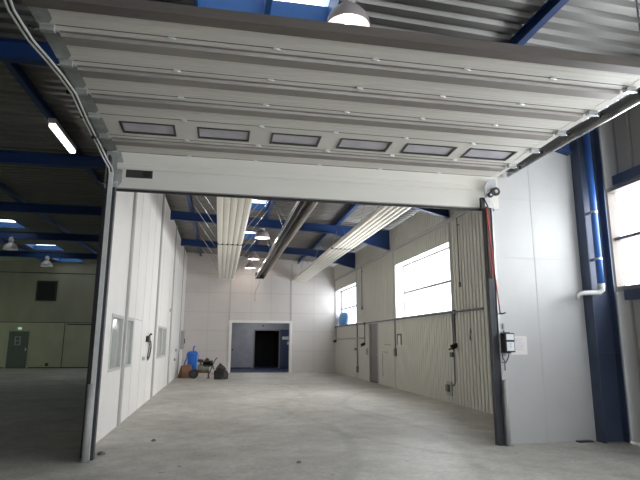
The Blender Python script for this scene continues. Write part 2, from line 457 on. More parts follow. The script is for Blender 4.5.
struct(tname(), MB().box(XO - .09, XO - .021, -2.2, 7.31, 4.08, 4.24), 'blue_dark')
struct(tname(), MB().box(XO - .09, XO - .021, -2.2, 7.31, 2.18, 2.34), 'blue_dark')

# dark hall on the left
mb = MB(); mb.box(XH, XL + .2, YB, YB + .15, 0, 6.0)
mb.box(XH, XL, YB - .012, YB, 2.485, 2.52, 1); mb.box(XH, XL, YB - .03, YB, 5.27, 5.31, 1)
for x in (-8.6, -12.4): mb.box(x - .02, x + .02, YB - .012, YB, .0, 2.49, 1)
mb.box(XH, -11.55, YB - .02, YB, 0, .06, 1); mb.box(-10.3, XL, YB - .02, YB, 0, .06, 1)
mb.box(-8.5, -5.9, YB - .04, YB, 2.38, 2.44, 1)
mb.box(XH, XL, YB - .008, YB, 0, 2.485, 2)
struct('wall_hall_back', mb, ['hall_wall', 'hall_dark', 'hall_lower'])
w = struct(wname(), MB().box(-10.28, -9.2, YB - .05, YB - .001, 3.70, 4.84), 'hall_dark')
MB().box(-10.2, -9.28, YB - .055, YB - .05, 3.78, 4.76).build('window_pane', 'dark_void', w)
mb = MB(); mb.box(-11.42, -10.42, YB - .05, YB - .001, .0, 2.0)
d = struct('door_4', mb, 'hall_door')
g = MB()                                         # pale square stencil outline on the door
for (x0, x1, z0, z1) in ((-11.10, -10.80, 1.68, 1.72), (-11.10, -10.80, 1.25, 1.29), (-11.10, -11.04, 1.29, 1.68), (-10.86, -10.80, 1.29, 1.68), (-11.10, -10.80, 1.46, 1.50)):
    g.box(x0, x1, YB - .055, YB - .05, z0, z1)
g.build('door_marking', 'leaf_grey', d)
MB().box(-10.52, -10.46, YB - .1, YB - .05, .95, 1.1).build('door_handle', 'galv', d)
o = MB().box(-11.0, -10.82, YB - .08, YB, 2.10, 2.22).build('exit_light', 'green_sign', loc=(-10.9, YB, 2.10))
tag(o, 'small pale emergency light above the dark door of the left hall', 'emergency light')
o = MB().box(-9.42, -9.28, YB - .07, YB, .12, .28).build('wall_socket', 'hall_dark', loc=(-9.35, YB, .12))
tag(o, 'small dark box low on the left hall back wall, right of its door', 'socket')
mb = MB(); mb.box(XH - .15, XH, YR, 21.0, 0, 6.0); mb.box(XH - .15, XH, 30.6, YB, 0, 6.0); mb.box(XH - .15, XH, 21.0, 30.6, 0, .1); mb.box(XH - .15, XH, 21.0, 30.6, 2.6, 6.0)
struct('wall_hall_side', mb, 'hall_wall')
w = struct(wname(), MB().box(XH - .12, XH - .02, 21.0, 30.6, .1, .2).box(XH - .12, XH - .02, 21.0, 30.6, 2.5, 2.6).box(XH - .12, XH - .02, 25.6, 25.75, .2, 2.5), 'alu_frame')
MB().box(XH - .08, XH - .06, 21.0, 30.6, .2, 2.5).build('window_pane', 'green_pane', w)
struct('wall_rear', MB().box(XH, .5, YR - .15, YR, 0, 6.0).box(5.5, XO, YR - .15, YR, 0, 6.0).box(.5, 5.5, YR - .15, YR, 4.0, 6.0), 'hall_wall')
w = struct(wname(), MB().box(.5, 5.5, YR - .12, YR - .03, 0, .15).box(.5, 5.5, YR - .12, YR - .03, 3.9, 4.0).box(.5, .58, YR - .12, YR - .03, .15, 3.9).box(5.42, 5.5, YR - .12, YR - .03, .15, 3.9).box(2.96, 3.04, YR - .12, YR - .03, .15, 3.9), 'alu_frame')  # rear glazing, added behind the camera to let fill light in
MB().box(.58, 5.42, YR - .08, YR - .074, .15, 3.9).build('window_pane', 'glass', w)

# ------------------------------------------------------------------ steel: rafters, purlins, columns
def rafter(y, x0, x1, label):
    r = thing('steel_rafter', (x0 + .5, y, 5.6), label, 'beam', 'blue roof rafters')
    b = MB(); xh = 3.7; f = .16; t = .014
    zb = lambda x: ztop(x) - .29
    has = x1 > 3
    top = [(x0, ztop(x0)), (-2, ztop(-2)), (x1, ztop(x1))] if x0 < -2 < x1 else [(x0, ztop(x0)), (x1, ztop(x1))]
    bot = ([(x1, 4.68), (xh, zb(xh))] if has else [(x1, zb(x1))]) + ([(-2, zb(-2))] if x0 < -2 and x1 > -2 else []) + [(x0, zb(x0))]
    b.prism([(x, y - .006, z) for x, z in top + bot], (0, .012, 0)); b.build('web', 'blue', r)
    b = MB()
    for p, q in zip(top[:-1], top[1:]):
        b.prism([(p[0], y - f / 2, p[1]), (q[0], y - f / 2, q[1]), (q[0], y - f / 2, q[1] - t), (p[0], y - f / 2, p[1] - t)], (0, f, 0))
    b.build('top_flange', 'blue', r)
    b = MB()
    for p, q in zip(bot[:-1], bot[1:]):
        b.prism([(p[0], y - f / 2, p[1]), (q[0], y - f / 2, q[1]), (q[0], y - f / 2, q[1] + t), (p[0], y - f / 2, p[1] + t)], (0, f, 0))
    b.build('bottom_flange', 'blue', r)
    return r
rafter(FR[0], XH - .01, XR - .08, 'blue steel rafter over the raised sectional door, bent down by the right column')
rafter(FR[1], XL + .002, XR - .08, 'blue steel rafter just behind the raised door, nearest one across the long room')
rafter(FR[2], XL + .002, XR - .08, 'blue steel rafter across the middle of the long room, second behind the door')
rafter(FR[3], XL + .002, XR - .08, 'blue steel rafter nearest the far wall, third behind the raised door')
rafter(FR[1], XH - .01, XL - .065, 'blue steel rafter of the dark left hall, nearest behind the left jamb')
rafter(FR[2], XH - .01, XL - .065, 'blue steel rafter of the dark left hall, second behind the left jamb')
rafter(FR[3], XH - .01, XL - .065, 'blue steel rafter of the dark left hall, third behind the left jamb')
rafter(FR[4], XH - .01, XL - .065, 'blue steel rafter deep in the dark left hall, nearest its back wall')
PL = ['blue roof purlin over the left edge of the dark hall, beyond its skylights', 'blue roof purlin of the dark left hall, second from its left edge',
      'blue roof purlin of the dark left hall carrying the lit tube lamp', 'blue roof purlin along the white left wall, beside the left heater panel',
      'blue roof purlin over the middle of the long room carrying the bell lamps', 'blue roof purlin on the right, above the right heater panel']
for x, lab in zip(PUR, PL):
    z0 = ztop(x); ya, yb = (-2.0, 31.9) if x < XL else (-2.0, 26.55)
    r = thing('roof_purlin', (x, ya, z0), lab, 'beam', 'blue roof purlins')
    MB().box(x - .005, x + .005, ya, yb, z0 + .010, z0 + .150).build('web', 'blue', r)
    MB().box(x - .05, x + .05, ya, yb, z0 - .002, z0 + .012).build('bottom_flange', 'blue', r)
    MB().box(x - .05, x + .05, ya, yb, z0 + .148, z0 + .16).build('top_flange', 'blue', r)
# right column beside the white front panel
r = thing('steel_column', (6.14, 7.47, 0), 'blue steel column between the white front panel and the bright side window', 'column')
MB().box(5.855, 5.87, 7.44, 7.655, 0, 5.3).build('flange', 'blue_col', r)
MB().box(6.265, 6.28, 7.44, 7.655, 0, 5.3).build('flange', 'blue_col', r)
MB().box(5.87, 6.265, 7.56, 7.575, 0, 5.3).build('web', 'blue_dark', r)
MB().box(5.87, 6.265, 7.45, 7.56, 1.35, 1.362).build('stiffener', 'blue_dark', r)
# blue downpipe in front of it, ending in a pale elbow
r = thing('rain_downpipe', (5.97, 7.36, 2.3), 'bright blue downpipe on the right column ending in a pale grey elbow', 'pipe')
MB().cyl((5.97, 7.36, 2.38), (5.97, 7.36, 5.2), .052, 16).build('pipe', 'blue_pipe', r)
MB().tube([(5.97, 7.36, 2.44), (5.97, 7.36, 2.34), (5.92, 7.36, 2.29), (5.74, 7.36, 2.285), (5.60, 7.36, 2.275), (5.54, 7.37, 2.25), (5.53, 7.375, 2.17)], .035, 12,
          radii=[.058, .054, .046, .042, .036, .032, .03]).build('elbow', 'pvc', r)
MB().cyl((5.97, 7.36, 2.82), (5.97, 7.36, 2.86), .058, 16).box(5.94, 6.0, 7.36, 7.565, 2.82, 2.86).build('clamp', 'galv', r)
MB().cyl((5.97, 7.36, 3.6), (5.97, 7.36, 3.64), .058, 16).box(5.94, 6.0, 7.36, 7.565, 3.60, 3.64).build('clamp', 'galv', r)

# ------------------------------------------------------------------ the sectional door, raised overhead
prof = [(7.62, 3.645), (7.62, 4.205), (7.02, 4.222), (6.42, 4.253), (5.81, 4.272), (5.20, 4.277), (4.59, 4.28), (3.99, 4.283)]
PX0, PX1 = -1.56, 4.31
HX = [-.55, .43, 1.42, 2.40, 3.39]
WINX = [(-1.37, -.68), (-.40, .29), (.575, 1.255), (1.525, 2.265), (2.48, 3.235), (3.43, 4.17)]
door = thing('sectional_door', (1.4, 7.62, 3.645), 'large white sectional overhead door, raised on its rails with six small windows', 'garage door')
TH = .045
for i in range(len(prof) - 1):
    A = Vector((0, *prof[i])); B = Vector((0, *prof[i + 1])); t = (B - A); Ln = t.length; t.normalize()
    n = Vector((0, -t.z, t.y)); X = Vector((1, 0, 0))
    def q(x, u, w): return A + t * u + n * w + X * x        # u from the lower edge, w towards the room
    def pbox(mb, x0, x1, u0, u1, w0, w1, m=0):
        mb.obox(q((x0 + x1) / 2, (u0 + u1) / 2, (w0 + w1) / 2), X * (x1 - x0) / 2, t * (u1 - u0) / 2, n * (w1 - w0) / 2, m)
    mb = MB(); g = .006; wi = (i == 2)
    if wi:
        u0, u1 = .10, .44
        pbox(mb, PX0 - .14, PX1 + .1, g, u0, -TH, 0); pbox(mb, PX0 - .14, PX1 + .1, u1, Ln - g, -TH, 0)
        xc = PX0 - .14
        for a, b in WINX: pbox(mb, xc, a, u0, u1, -TH, 0); xc = b
        pbox(mb, xc, PX1 + .1, u0, u1, -TH, 0)
    else:
        pbox(mb, PX0 - .14, PX1 + .1, g, Ln - g - (.17 if i == len(prof) - 2 else 0), -TH, 0)
        for u in (Ln * .12, Ln * .24, Ln * .36, Ln * .9):                   # fine pressed ribs
            if i > 0 and u < Ln - .2 + .3 * (i < len(prof) - 2): pbox(mb, PX0, PX1, u - .004, u + .004, 0, .0025)
    pan = mb.build('door_panel', 'door_panel', door)
    if i == 0:
        s = MB(); pbox(s, PX0 - .1, PX1 + .02, -.03, .0, -TH + .005, .0); s.build('bottom_seal', 'rubber', pan)
        s = MB(); pbox(s, PX0 - .1, PX1 + .02, .0, .016, .001, .006); s.build('edge_profile', 'strut', pan)
        s = MB(); pbox(s, -1.425, -1.055, .175, .295, .0005, .006); s.build('grip_recess', 'window_black', pan)
        s = MB(); pbox(s, -1.19, -1.08, .195, .275, .006, .009); s.build('grip_cover', 'black', pan)
    if not wi and i < len(prof) - 2:                                                           # stiffening strut, a shallow hat profile
        a, b = (Ln - .29, Ln - .115) if i else (Ln - .27, Ln - .17)
        s = MB(); h = .032 if i else .02
        pr = [q(PX0 + .01, a - .03, .001), q(PX0 + .01, a, .001), q(PX0 + .01, a + .02, h), q(PX0 + .01, b - .012, h), q(PX0 + .01, b, .001), q(PX0 + .01, b + .03, .001)]
        pr += [p + n * .003 for p in pr[::-1]]
        s.prism(pr, X * (PX1 - PX0 - .02)); s.build('strut', 'strut' if i else 'door_panel', pan)
    if i == len(prof) - 2:
        s = MB(); pbox(s, PX0 - .14, PX1 + .1, Ln - .29, Ln - .165, .001, .05); pbox(s, PX0 - .14, PX1 + .1, Ln - .173, Ln - .160, -TH - .002, .05); s.build('top_strut', 'top_strut', pan)
    if wi:
        for a, b in WINX:
            s = MB(); f = .028
            pbox(s, a, b, u0, u0 + f, -.02, .008); pbox(s, a, b, u1 - f, u1, -.02, .008)
            pbox(s, a, a + f, u0 + f, u1 - f, -.02, .008); pbox(s, b - f, b, u0 + f, u1 - f, -.02, .008)
            s.build('window_frame', 'window_black', pan)
            s = MB(); pbox(s, a + f, b - f, u0 + f, u1 - f, -.018, -.010); s.build('window_pane', 'milky', pan)
    if i > 0:
        s = MB(); pbox(s, PX0, PX1, -.0065, .0065, -TH, .0008); s.build('joint_seal', 'rubber', pan)
    if i > 0:                                                             # hinges across the joint with the panel below
        for hx in HX:
            s = MB(); pbox(s, hx - .03, hx + .03, -.032, .032, .0005, .006); pbox(s, hx - .035, hx + .015, -.008, .008, .005, .014)
            s.tube([q(hx - .045, 0, .012), q(hx + .04, 0, .012)], .007, 8); s.build('hinge', 'rail_bright', pan)
    # end plates and roller brackets
    for sd in (0, 1):
        xa, xb = (PX0 - .15, PX0 + .005) if sd == 0 else (PX1 - .005, PX1 + .11)
        if i == 0 and sd == 0: xb = PX0 + .085
        s = MB()
        if sd == 0:
            pts = [(xa, .02), (xb - .05, .02), (xb, .10), (xb, Ln - .14), (xb - .04, Ln - .01), (xa, Ln - .01)]
        else:
            pts = [(xa + .03, .02), (xb, .02), (xb, Ln - .01), (xa + .03, Ln - .01), (xa, Ln - .12), (xa, .1)]
        s.prism([q(x, u, .0005) for x, u in pts], n * .004); s.build('end_plate', 'galv_dull' if sd == 0 else 'door_panel', pan)
        if i > 0 or sd == 0:
            s = MB(); xm = (xa + xb) / 2
            ub = Ln - .05 if i else .06
            pbox(s, xm - .065, xm + .065, ub - .045, ub + .045, .0045, .012); pbox(s, xm - .06, xm + .06, ub - .015, ub + .035, .012, .05)
            s.build('roller_bracket', 'galv', pan)
            s = MB(); rx = XL - .03 if sd == 0 else 4.50
            xin = xm + .05 if sd == 0 else xm - .06
            s.cyl(q(xin, ub, .032), q(rx, ub, .032), .011, 8)
            s.cyl(q(xin - .012, ub, .032), q(xin + .012, ub, .032), .018, 8)
            s.build('roller_shaft', 'zinc_bright', pan)
            s = MB(); s.cyl(q(rx - .012, ub, .032), q(rx + .012, ub, .032), .027, 14); s.build('roller_wheel', 'rubber', pan)

# rails: a thin C profile swept along each side
def rail(name, pts, sgn, label, mk, slope=None):
    r = thing(name, pts[-1], label, 'rail')
    mb = MB()
    pr = [(-.03, -.012), (-.03, .012), (.03, .012), (.03, -.012)]
    return r
# left rail: two bright lips on a dark web, following its slight bends, then down the jamb
LP = [(-1.79, 4.10), (-1.825, 4.339), (-1.824, 4.585), (-1.82, 4.793), (-1.775, 5.101), (-1.735, 5.455), (-1.712, 5.839), (-1.756, 6.534), (-1.775, 7.00)]
r = thing('door_rail', (-1.66, 7.5, 0), 'galvanised door rail on the left, bending down the left jamb to the floor', 'rail')
path = [Vector((x, y, 4.215)) for x, y in LP] + [Vector((-1.755, 7.28, 4.17)), Vector((-1.69, 7.45, 4.03)), Vector((-1.61, 7.48, 3.90)), Vector((-1.596, 7.48, 3.82))]
path = [Vector((-1.77, 3.2, 4.215)), Vector((-1.78, 3.7, 4.215))] + path
def lip(dx, rad, name, mt):
    mb = MB(); mb.tube([p + Vector((dx, 0, 0)) for p in path], rad, 8); return mb.build(name, mt, r)
lip(-.022, .011, 'rail_lip', 'rail_bright'); lip(.022, .012, 'rail_lip', 'rail_bright')
mb = MB()
for p, s in zip(path[:-1], path[1:]):
    d = (s - p).normalized(); nn = Vector((1, 0, 0)).cross(d)
    if nn.z < 0: nn = -nn
    if abs(d.z) > .5: nn = Vector((0, 1, 0))
    w = .02
    mb._add([p + Vector((-w, 0, 0)) + nn * .012, p + Vector((w, 0, 0)) + nn * .012, s + Vector((w, 0, 0)) + nn * .012, s + Vector((-w, 0, 0)) + nn * .012], [(0, 1, 2, 3)])
mb.build('rail_web', 'dark_steel', r)
MB().box(-1.625, -1.568, 7.465, 7.495, .01, 3.84).build('upright_rail', 'rail_bright', r)
MB().box(-1.624, -1.60, 7.496, 7.59, .01, 3.75).build('upright_flange', 'galv_dull', r)
# right rail, straight
r = thing('door_rail', (4.56, 7.0, 4.2), 'straight galvanised door rail along the right edge of the raised door', 'rail')
mb = MB(); mb.box(4.50, 4.60, 2.9, 7.55, 4.275, 4.285); mb.build('rail_web', 'dark_steel', r)
mb = MB(); mb.box(4.585, 4.605, 2.9, 7.60, 4.195, 4.275); mb.build('rail_lip', 'zinc_bright', r)
mb = MB(); mb.box(4.46, 4.50, 2.9, 7.55, 4.277, 4.285); mb.build('rail_flange', 'dark_steel', r)
for y in (4.6, 6.3):
    MB().cyl((4.56, y, 4.285), (4.56, y, zdeck(4.56) - .02), .012, 8).build('hanger_rod', 'galv', r)
# corner hardware at the right end of the bottom panel
r = thing('door_cable_pulley', (4.25, 7.5, 3.85), 'galvanised bracket with two black pulleys at the right end of the door', 'pulley')
mb = MB(); mb.prism([(4.12, 7.50, 3.98), (4.20, 7.50, 4.12), (4.33, 7.50, 4.12), (4.33, 7.50, 3.98), (4.24, 7.50, 3.84), (4.13, 7.50, 3.78)], (0, .03, 0)); mb.build('bracket', 'galv', r)
mb = MB()
def pulley(c, R, w=.03):
    c = Vector(c); m2 = MB(); m2.cyl(c - Vector((0, w / 2, 0)), c + Vector((0, w / 2, 0)), R, 20)
    m2.build('pulley_wheel', 'rubber', r)
    m2 = MB(); m2.cyl(c - Vector((0, w / 2 + .01, 0)), c + Vector((0, w / 2 + .005, 0)), R * .4, 12); m2.build('hub', 'galv', r)
pulley((4.29, 7.46, 3.90), .07); pulley((4.195, 7.46, 3.835), .042)
MB().box(4.05, 4.11, 7.5, 7.56, 3.62, 3.80).build('end_cap', 'rubber', r)
mb = MB(); mb.obox((4.16, 7.49, 3.72), (.03, 0, .02), (0, .02, 0), (-.03, 0, .07)); mb.build('cable_anchor', 'galv', r)

# jambs
r = thing('door_jamb', (-1.57, 7.58, 0), 'dark upright jamb at the left side of the door opening', 'jamb')
MB().box(-1.565, -1.53, 7.50, 7.60, 0, 3.63).build('upright', 'dark_steel', r)
MB().box(-1.66, -1.628, 7.50, 7.655, 0, 4.1).build('rail_backing', 'dark_steel', r)
MB().box(-1.725, -1.665, 7.66, 8.095, 0, 4.25).build('wall_return', 'dark_steel', r)
r = thing('door_jamb', (4.19, 7.58, 0), 'dark upright jamb at the right side of the door opening', 'jamb')
MB().box(4.135, 4.245, 7.56, 7.65, 0, 3.65).build('upright', 'dark_steel', r)
MB().box(4.245, 4.262, 7.54, 7.65, 0, 3.65).build('edge_angle', 'galv', r)
MB().box(4.15, 4.215, 7.545, 7.56, 2.5, 3.6).build('cable_strip', 'maroon', r)
for x, y, lab, nm in ((-1.605, 7.41, 'grey steel tube guard at the foot of the left jamb', 0), (4.275, 7.50, 'grey steel half-round guard at the foot of the right jamb', 1)):
    r = thing('jamb_guard', (x, y, 0), lab, 'post guard')
    mb = MB(); mb.cyl((x, y, .008), (x, y, .95), .042 if nm == 0 else .036, 20); mb.build('tube', 'box_grey', r)
    MB().box(x - .06, x + .06, y - .05, y + .05, 0, .008).build('base_plate', 'galv_dull', r)

# red pull rope
r = thing('pull_rope', (4.25, 7.48, 1.92), 'thin red pull rope with black end beside the right jamb', 'rope')
MB().tube([(4.14, 7.53, 3.66), (4.15, 7.49, 3.3), (4.19, 7.48, 2.7), (4.235, 7.49, 2.2), (4.26, 7.50, 1.96)], .010, 8).build('rope', 'red_rope', r)
MB().tube([(4.16, 7.535, 3.66), (4.165, 7.50, 3.2), (4.175, 7.50, 2.9), (4.17, 7.53, 2.5)], .009, 8).build('rope', 'red_rope', r)
MB().tube([(4.25, 7.50, 1.945), (4.30, 7.50, 1.945), (4.35, 7.50, 1.96)], .012, 8).build('rope_handle', 'plug_black', r)

# door control box and notice on the white front panel
r = thing('door_control_box', (4.34, 7.6, 1.35), 'dark door control box with white front on the right front panel', 'control box')
MB().box(4.262, 4.44, 7.55, 7.664, 1.345, 1.665).build('back_housing', 'dark_steel', r, bevel=.006)
MB().box(4.262, 4.42, 7.40, 7.55, 1.36, 1.65).build('housing', 'plug_black', r, bevel=.008)
MB().box(4.282, 4.402, 7.392, 7.40, 1.545, 1.632).build('front_cover', 'white_print', r)
MB().box(4.282, 4.402, 7.392, 7.40, 1.382, 1.515).build('front_cover', 'white_print', r)
for z in (1.475, 1.435): MB().box(4.33, 4.35, 7.387, 7.392, z, z + .018).build('push_button', 'box_grey', r)
MB().cyl((4.36, 7.6, 1.645), (4.36, 7.6, 1.69), .012, 8).build('gland', 'plug_black', r)
MB().tube([(4.28, 7.62, 1.365), (4.27, 7.62, 1.28), (4.31, 7.61, 1.20), (4.37, 7.60, 1.205), (4.41, 7.59, 1.29), (4.415, 7.58, 1.365)], .008, 8).build('cable', 'maroon', r)
MB().tube([(4.32, 7.62, 1.365), (4.33, 7.62, 1.27), (4.36, 7.62, 1.22), (4.36, 7.63, 1.08)], .007, 8).build('cable', 'plug_black', r)
MB().cyl((4.30, 7.645, 1.64), (4.30, 7.645, 1.93), .010, 8).build('conduit', 'pvc', r)
r = thing('notice_sheet', (4.66, 7.65, 1.33), 'white paper notice with faint blue handwriting beside the door control box', 'notice')
MB().box(4.50, 4.775, 7.650, 7.661, 1.32, 1.605).build('sheet', 'paper_pink', r)
mb = MB(); rr = random.Random(3)
for k in range(6):
    z = 1.565 - k * .032; x = 4.565 + rr.random() * .02; pts = []
    L_ = .10 + rr.random() * .08; m = 22
    for j in range(m): pts.append((x + L_ * j / m, 7.6495, z + .008 * math.sin(j * 2.1 + k) * (.4 + rr.random())))
    mb.tube(pts, .0016, 4)
mb.build('handwriting', 'ink', r)
o = MB().box(4.375, 4.40, 7.63, 7.661, 1.72, 1.80).build('wall_switch', 'box_grey', loc=(4.39, 7.65, 1.72)); tag(o, 'tiny grey switch above the door control box', 'switch')
o = MB().box(5.5, 5.75, 7.57, 7.66, .0, .02).build('floor_plate', 'dark_steel', loc=(5.6, 7.6, 0)); tag(o, 'thin dark plate on the floor at the foot of the white front panel', 'plate')

# ------------------------------------------------------------------ heating in the long room
def radiant_panel(x0, x1, z, ya, yb, label):
    r = thing('radiant_heater_panel', ((x0 + x1) / 2, ya, z), label, 'heater')
    n = 5; w = x1 - x0
    joints = [ya, 16.72, yb]
    for a, b in zip(joints[:-1], joints[1:]):
        mb = MB(); pts = []
        p = w / n
        for i in range(n):
            c = x0 + (i + .5) * p
            pts += [(c - p * .5, a, z + .035), (c - p * .33, a, z + .012), (c - p * .17, a, z), (c + p * .17, a, z), (c + p * .33, a, z + .012)]
        pts += [(x1, a, z + .035), (x1, a, z + .10), (x0, a, z + .10)]
        mb.prism(pts, (0, b - a - .02, 0)); sec = mb.build('panel_section', 'heater_white', r)
        g = MB()
        for i in range(1, n): g.box(x0 + i * p - .016, x0 + i * p + .016, a + .01, b - .03, z + .026, z + .034)
        g.build('groove', 'heater_groove', sec)
    MB().box(x0 - .03, x1 + .03, 16.70, 16.74, z - .012, z + .04).build('cross_rail', 'dark_steel', r)
    MB().box(x0 - .02, x1 + .02, yb - .03, yb, z - .01, z + .11).build('end_cover', 'heater_white', r)
    return r
def hang(r, a, b): MB().cyl(a, b, .008, 6).build('hanger_wire', 'zinc_bright', r)
ZH = 4.55
r = radiant_panel(-.185, .60, ZH, 8.35, 26.35, 'long white ribbed radiant heater panel on the left, hung under the roof')
for y in (10.2, 13.2, 14.9, 16.72, 18.6, 21.2, 24.2):
    hang(r, (-.17, y, ZH + .1), (-1.03, y - .9, ztop(-1.08) + .01)); hang(r, (.585, y, ZH + .1), (1.36, y - .7, ztop(1.4) + .01))
r = radiant_panel(3.56, 4.27, ZH, 8.35, 26.35, 'long white ribbed radiant heater panel on the right, near the windows')
for y in (10.2, 13.2, 16.72, 20.2, 24.2):
    hang(r, (3.575, y, ZH + .1), (3.85, y + .25, ztop(3.85) + .01)); hang(r, (4.25, y, ZH + .1), (3.87, y + .25, ztop(3.85) + .01))
r = thing('radiant_tube_heater', (1.82, 8.4, 4.6), 'dark tube heater with silver reflector between the two white heater panels', 'heater')
mb = MB(); ya, yb = 8.4, 25.7
pr = [(1.64, 4.58), (1.70, 4.84), (1.94, 4.84), (2.06, 4.58), (2.052, 4.578), (1.935, 4.83), (1.705, 4.83), (1.648, 4.578)]
mb.prism([(x, ya, z) for x, z in pr], (0, yb - ya, 0)); mb.build('reflector', 'reflector', r)
mb = MB(); mb.box(1.60, 1.64, ya, yb, 4.57, 4.60); mb.build('reflector_lip', 'zinc_bright', r)
mb = MB(); mb.cyl((1.75, ya + .05, 4.68), (1.75, yb - .05, 4.68), .075, 14); mb.cyl((1.90, ya + .05, 4.76), (1.90, yb - .05, 4.76), .06, 14); mb.build('burner_tube', 'black', r)
mb = MB(); mb.box(1.62, 2.04, yb, yb + .25, 4.56, 4.86); mb.build('burner_box', 'black', r)
mb = MB(); mb.tube([(1.85, yb + .1, 4.56), (1.83, yb + .3, 4.3), (1.7, YF - .06, 4.05), (1.66, YF - .03, 3.75), (1.72, YF - .03, 3.6), (1.64, YF - .03, 3.5)], .012, 6); mb.build('cable', 'box_grey', r)
for y in (11, 15, 19, 23):
    hang(r, (1.70, y, 4.84), (1.42, y, ztop(1.4) + .01)); hang(r, (1.94, y, 4.84), (1.43, y + .02, ztop(1.4) + .01))

# ------------------------------------------------------------------ lamps
def bell_lamp(x, y, z, R, label, bulb, hangz):
    r = thing('bell_lamp', (x, y, z), label, 'lamp', 'bell lamps under the roof')
    mb = MB(); H = R * 1.05
    out = [(R, 0), (R * .97, H * .22), (R * .86, H * .5), (R * .66, H * .75), (R * .42, H * .92), (R * .25, H * 1.0)]
    mb.lathe([(a, b) for a, b in out], (x, y, z), 28); mb.lathe([(R * 1.03, -.008), (R * 1.03, .012)], (x, y, z), 28)
    mb.build('lamp_shade', 'lamp_metal', r)
    mb = MB(); mb.lathe([(a * .975, b + .002) for a, b in out], (x, y, z), 28); mb.build('reflector', 'lamp_inner', r)
    mb = MB(); mb.cyl((x, y, z + H), (x, y, z + H + R * .75), R * .36, 16); mb.cyl((x, y, z + H + R * .75), (x, y, z + H + R * .9), R * .2, 12); mb.build('gear_housing', 'lamp_metal', r)
    mb = MB(); mb.cyl((x, y, z + H + R * .9), (x, y, hangz), .008, 6); mb.build('hanger', 'galv', r)
    mb = MB(); mb.lathe([(.001, H * .18), (R * .2, H * .24), (R * .28, H * .42), (R * .22, H * .62), (R * .12, H * .85)], (x, y, z), 16); mb.build('bulb', bulb, r)
    return r
hz = ztop(1.4) + .002
bell_lamp(1.19, 4.80, 4.74, .232, 'lit bell lamp above the raised door, near the top of the picture', 'bulb', hz)
bell_lamp(1.32, 17.9, 5.05, .26, 'nearest bell lamp of the long room, right of the left heater panel', 'bulb_dim', hz)
bell_lamp(1.33, 22.75, 5.05, .26, 'middle bell lamp of the three hanging in the long room', 'bulb_dim', hz)
bell_lamp(1.36, 25.6, 5.05, .26, 'farthest bell lamp, hanging close to the far wall', 'bulb_dim', hz)
hz = ztop(-8.4) - .292
bell_lamp(-8.25, 22.2, 5.03, .26, 'nearer of two bell lamps in the dark left hall', 'bulb_dim', hz)
bell_lamp(-8.38, 27.1, 5.04, .26, 'farther of two bell lamps in the dark left hall', 'bulb_dim', hz)
r = thing('tube_lamp', (-3.3, 10.8, 5.5), 'lit fluorescent tube lamp under the roof of the left hall', 'lamp')
MB().box(-3.37, -3.23, 10.1, 11.62, 5.56, 5.66).build('housing', 'lamp_metal', r)
MB().box(-3.355, -3.245, 10.13, 11.59, 5.50, 5.56).build('diffuser', 'tube_light', r, bevel=.01)
MB().box(-3.41, -3.33, 10.7, 10.9, 5.66, 5.74).build('hanger', 'galv', r)

# ------------------------------------------------------------------ electrics on the right wall
XW = XR - .0345
def socket(y, z, label, hook=False):
    r = thing('wall_socket', (XW - .04, y, z), label, 'socket', 'sockets on the right wall')
    MB().box(XW - .075, XW, y - .05, y + .05, z - .04, z + .07).build('socket_body', 'plug_black', r, bevel=.008)
    mb = MB(); mb.obox((XW - .11, y - .02, z - .02), (.05, 0, .02), (0, .04, 0), (-.02, 0, .05)); mb.build('socket_flap', 'plug_black', r)
    if hook: MB().tube([(XW - .08, y + .04, z - .03), (XW - .10, y + .14, z - .07), (XW - .09, y + .26, z - .09)], .022, 8).build('plug', 'plug_black', r)
    return r
r = thing('cable_conduit', (XW - .02, 18, 2.26), 'long grey cable conduit running under the windows of the right wall', 'conduit')
MB().box(XW - .045, XW, 10.95, 26.5, 2.24, 2.28).build('main_run', 'conduit', r)
for y, z1 in ((12.45, 1.5), (26.3, 1.62), (20.9, 1.5), (17.08, 1.30)):
    MB().box(XW - .032, XW, y - .010, y + .010, z1, 2.24).build('drop', 'conduit', r)
for y in (12.45, 26.3, 20.9): MB().box(XW - .06, XW, y - .055, y + .055, 2.19, 2.31).build('junction_box', 'conduit', r)
socket(12.42, 1.42, 'black socket at the end of the near conduit drop, close to the right jamb', True)
socket(26.3, 1.55, 'black socket on the right wall under the far window, by the far corner')
socket(20.95, 1.42, 'black socket on the right wall just left of the grey side door', True)
r = thing('cable_conduit', (XW - .02, 12.66, .4), 'thin conduit running down the right wall to the low grey box', 'conduit')
MB().tube([(XW - .02, 12.56, 2.24), (XW - .02, 12.56, .62), (XW - .02, 12.58, .50), (XW - .02, 12.66, .44), (XW - .02, 12.78, .43)], .016, 8).build('pipe', 'conduit', r)
MB().box(XW - .06, XW, 12.58, 12.74, 1.14, 1.26).build('junction_box', 'conduit', r)
r = thing('power_socket_box', (XW, 12.92, .2), 'low grey power socket box on the right wall near the door', 'socket box')
MB().box(XW - .03, XW, 12.76, 13.08, .18, .52).build('back_plate', 'box_grey', r)
MB().box(XW - .10, XW - .03, 12.86, 13.0, .28, .45).build('socket_body', 'door_grey', r, bevel=.01)
r = thing('wall_switch_box', (XW, 17.06, 1.08), 'grey switch box at the end of the middle conduit drop', 'switch box')
MB().box(XW - .07, XW, 16.98, 17.14, 1.05, 1.30).build('box_body', 'door_grey', r, bevel=.008)
r = thing('wall_bracket', (XW, 16.7, 1.4), 'white strip in a grey frame on the right wall beside the switch box', 'bracket')
mb = MB(); mb.box(XW - .03, XW, 16.48, 16.53, 1.42, 1.78); mb.box(XW - .03, XW, 16.83, 16.88, 1.42, 1.78); mb.box(XW - .03, XW, 16.53, 16.83, 1.73, 1.78); mb.build('frame', 'door_grey', r)
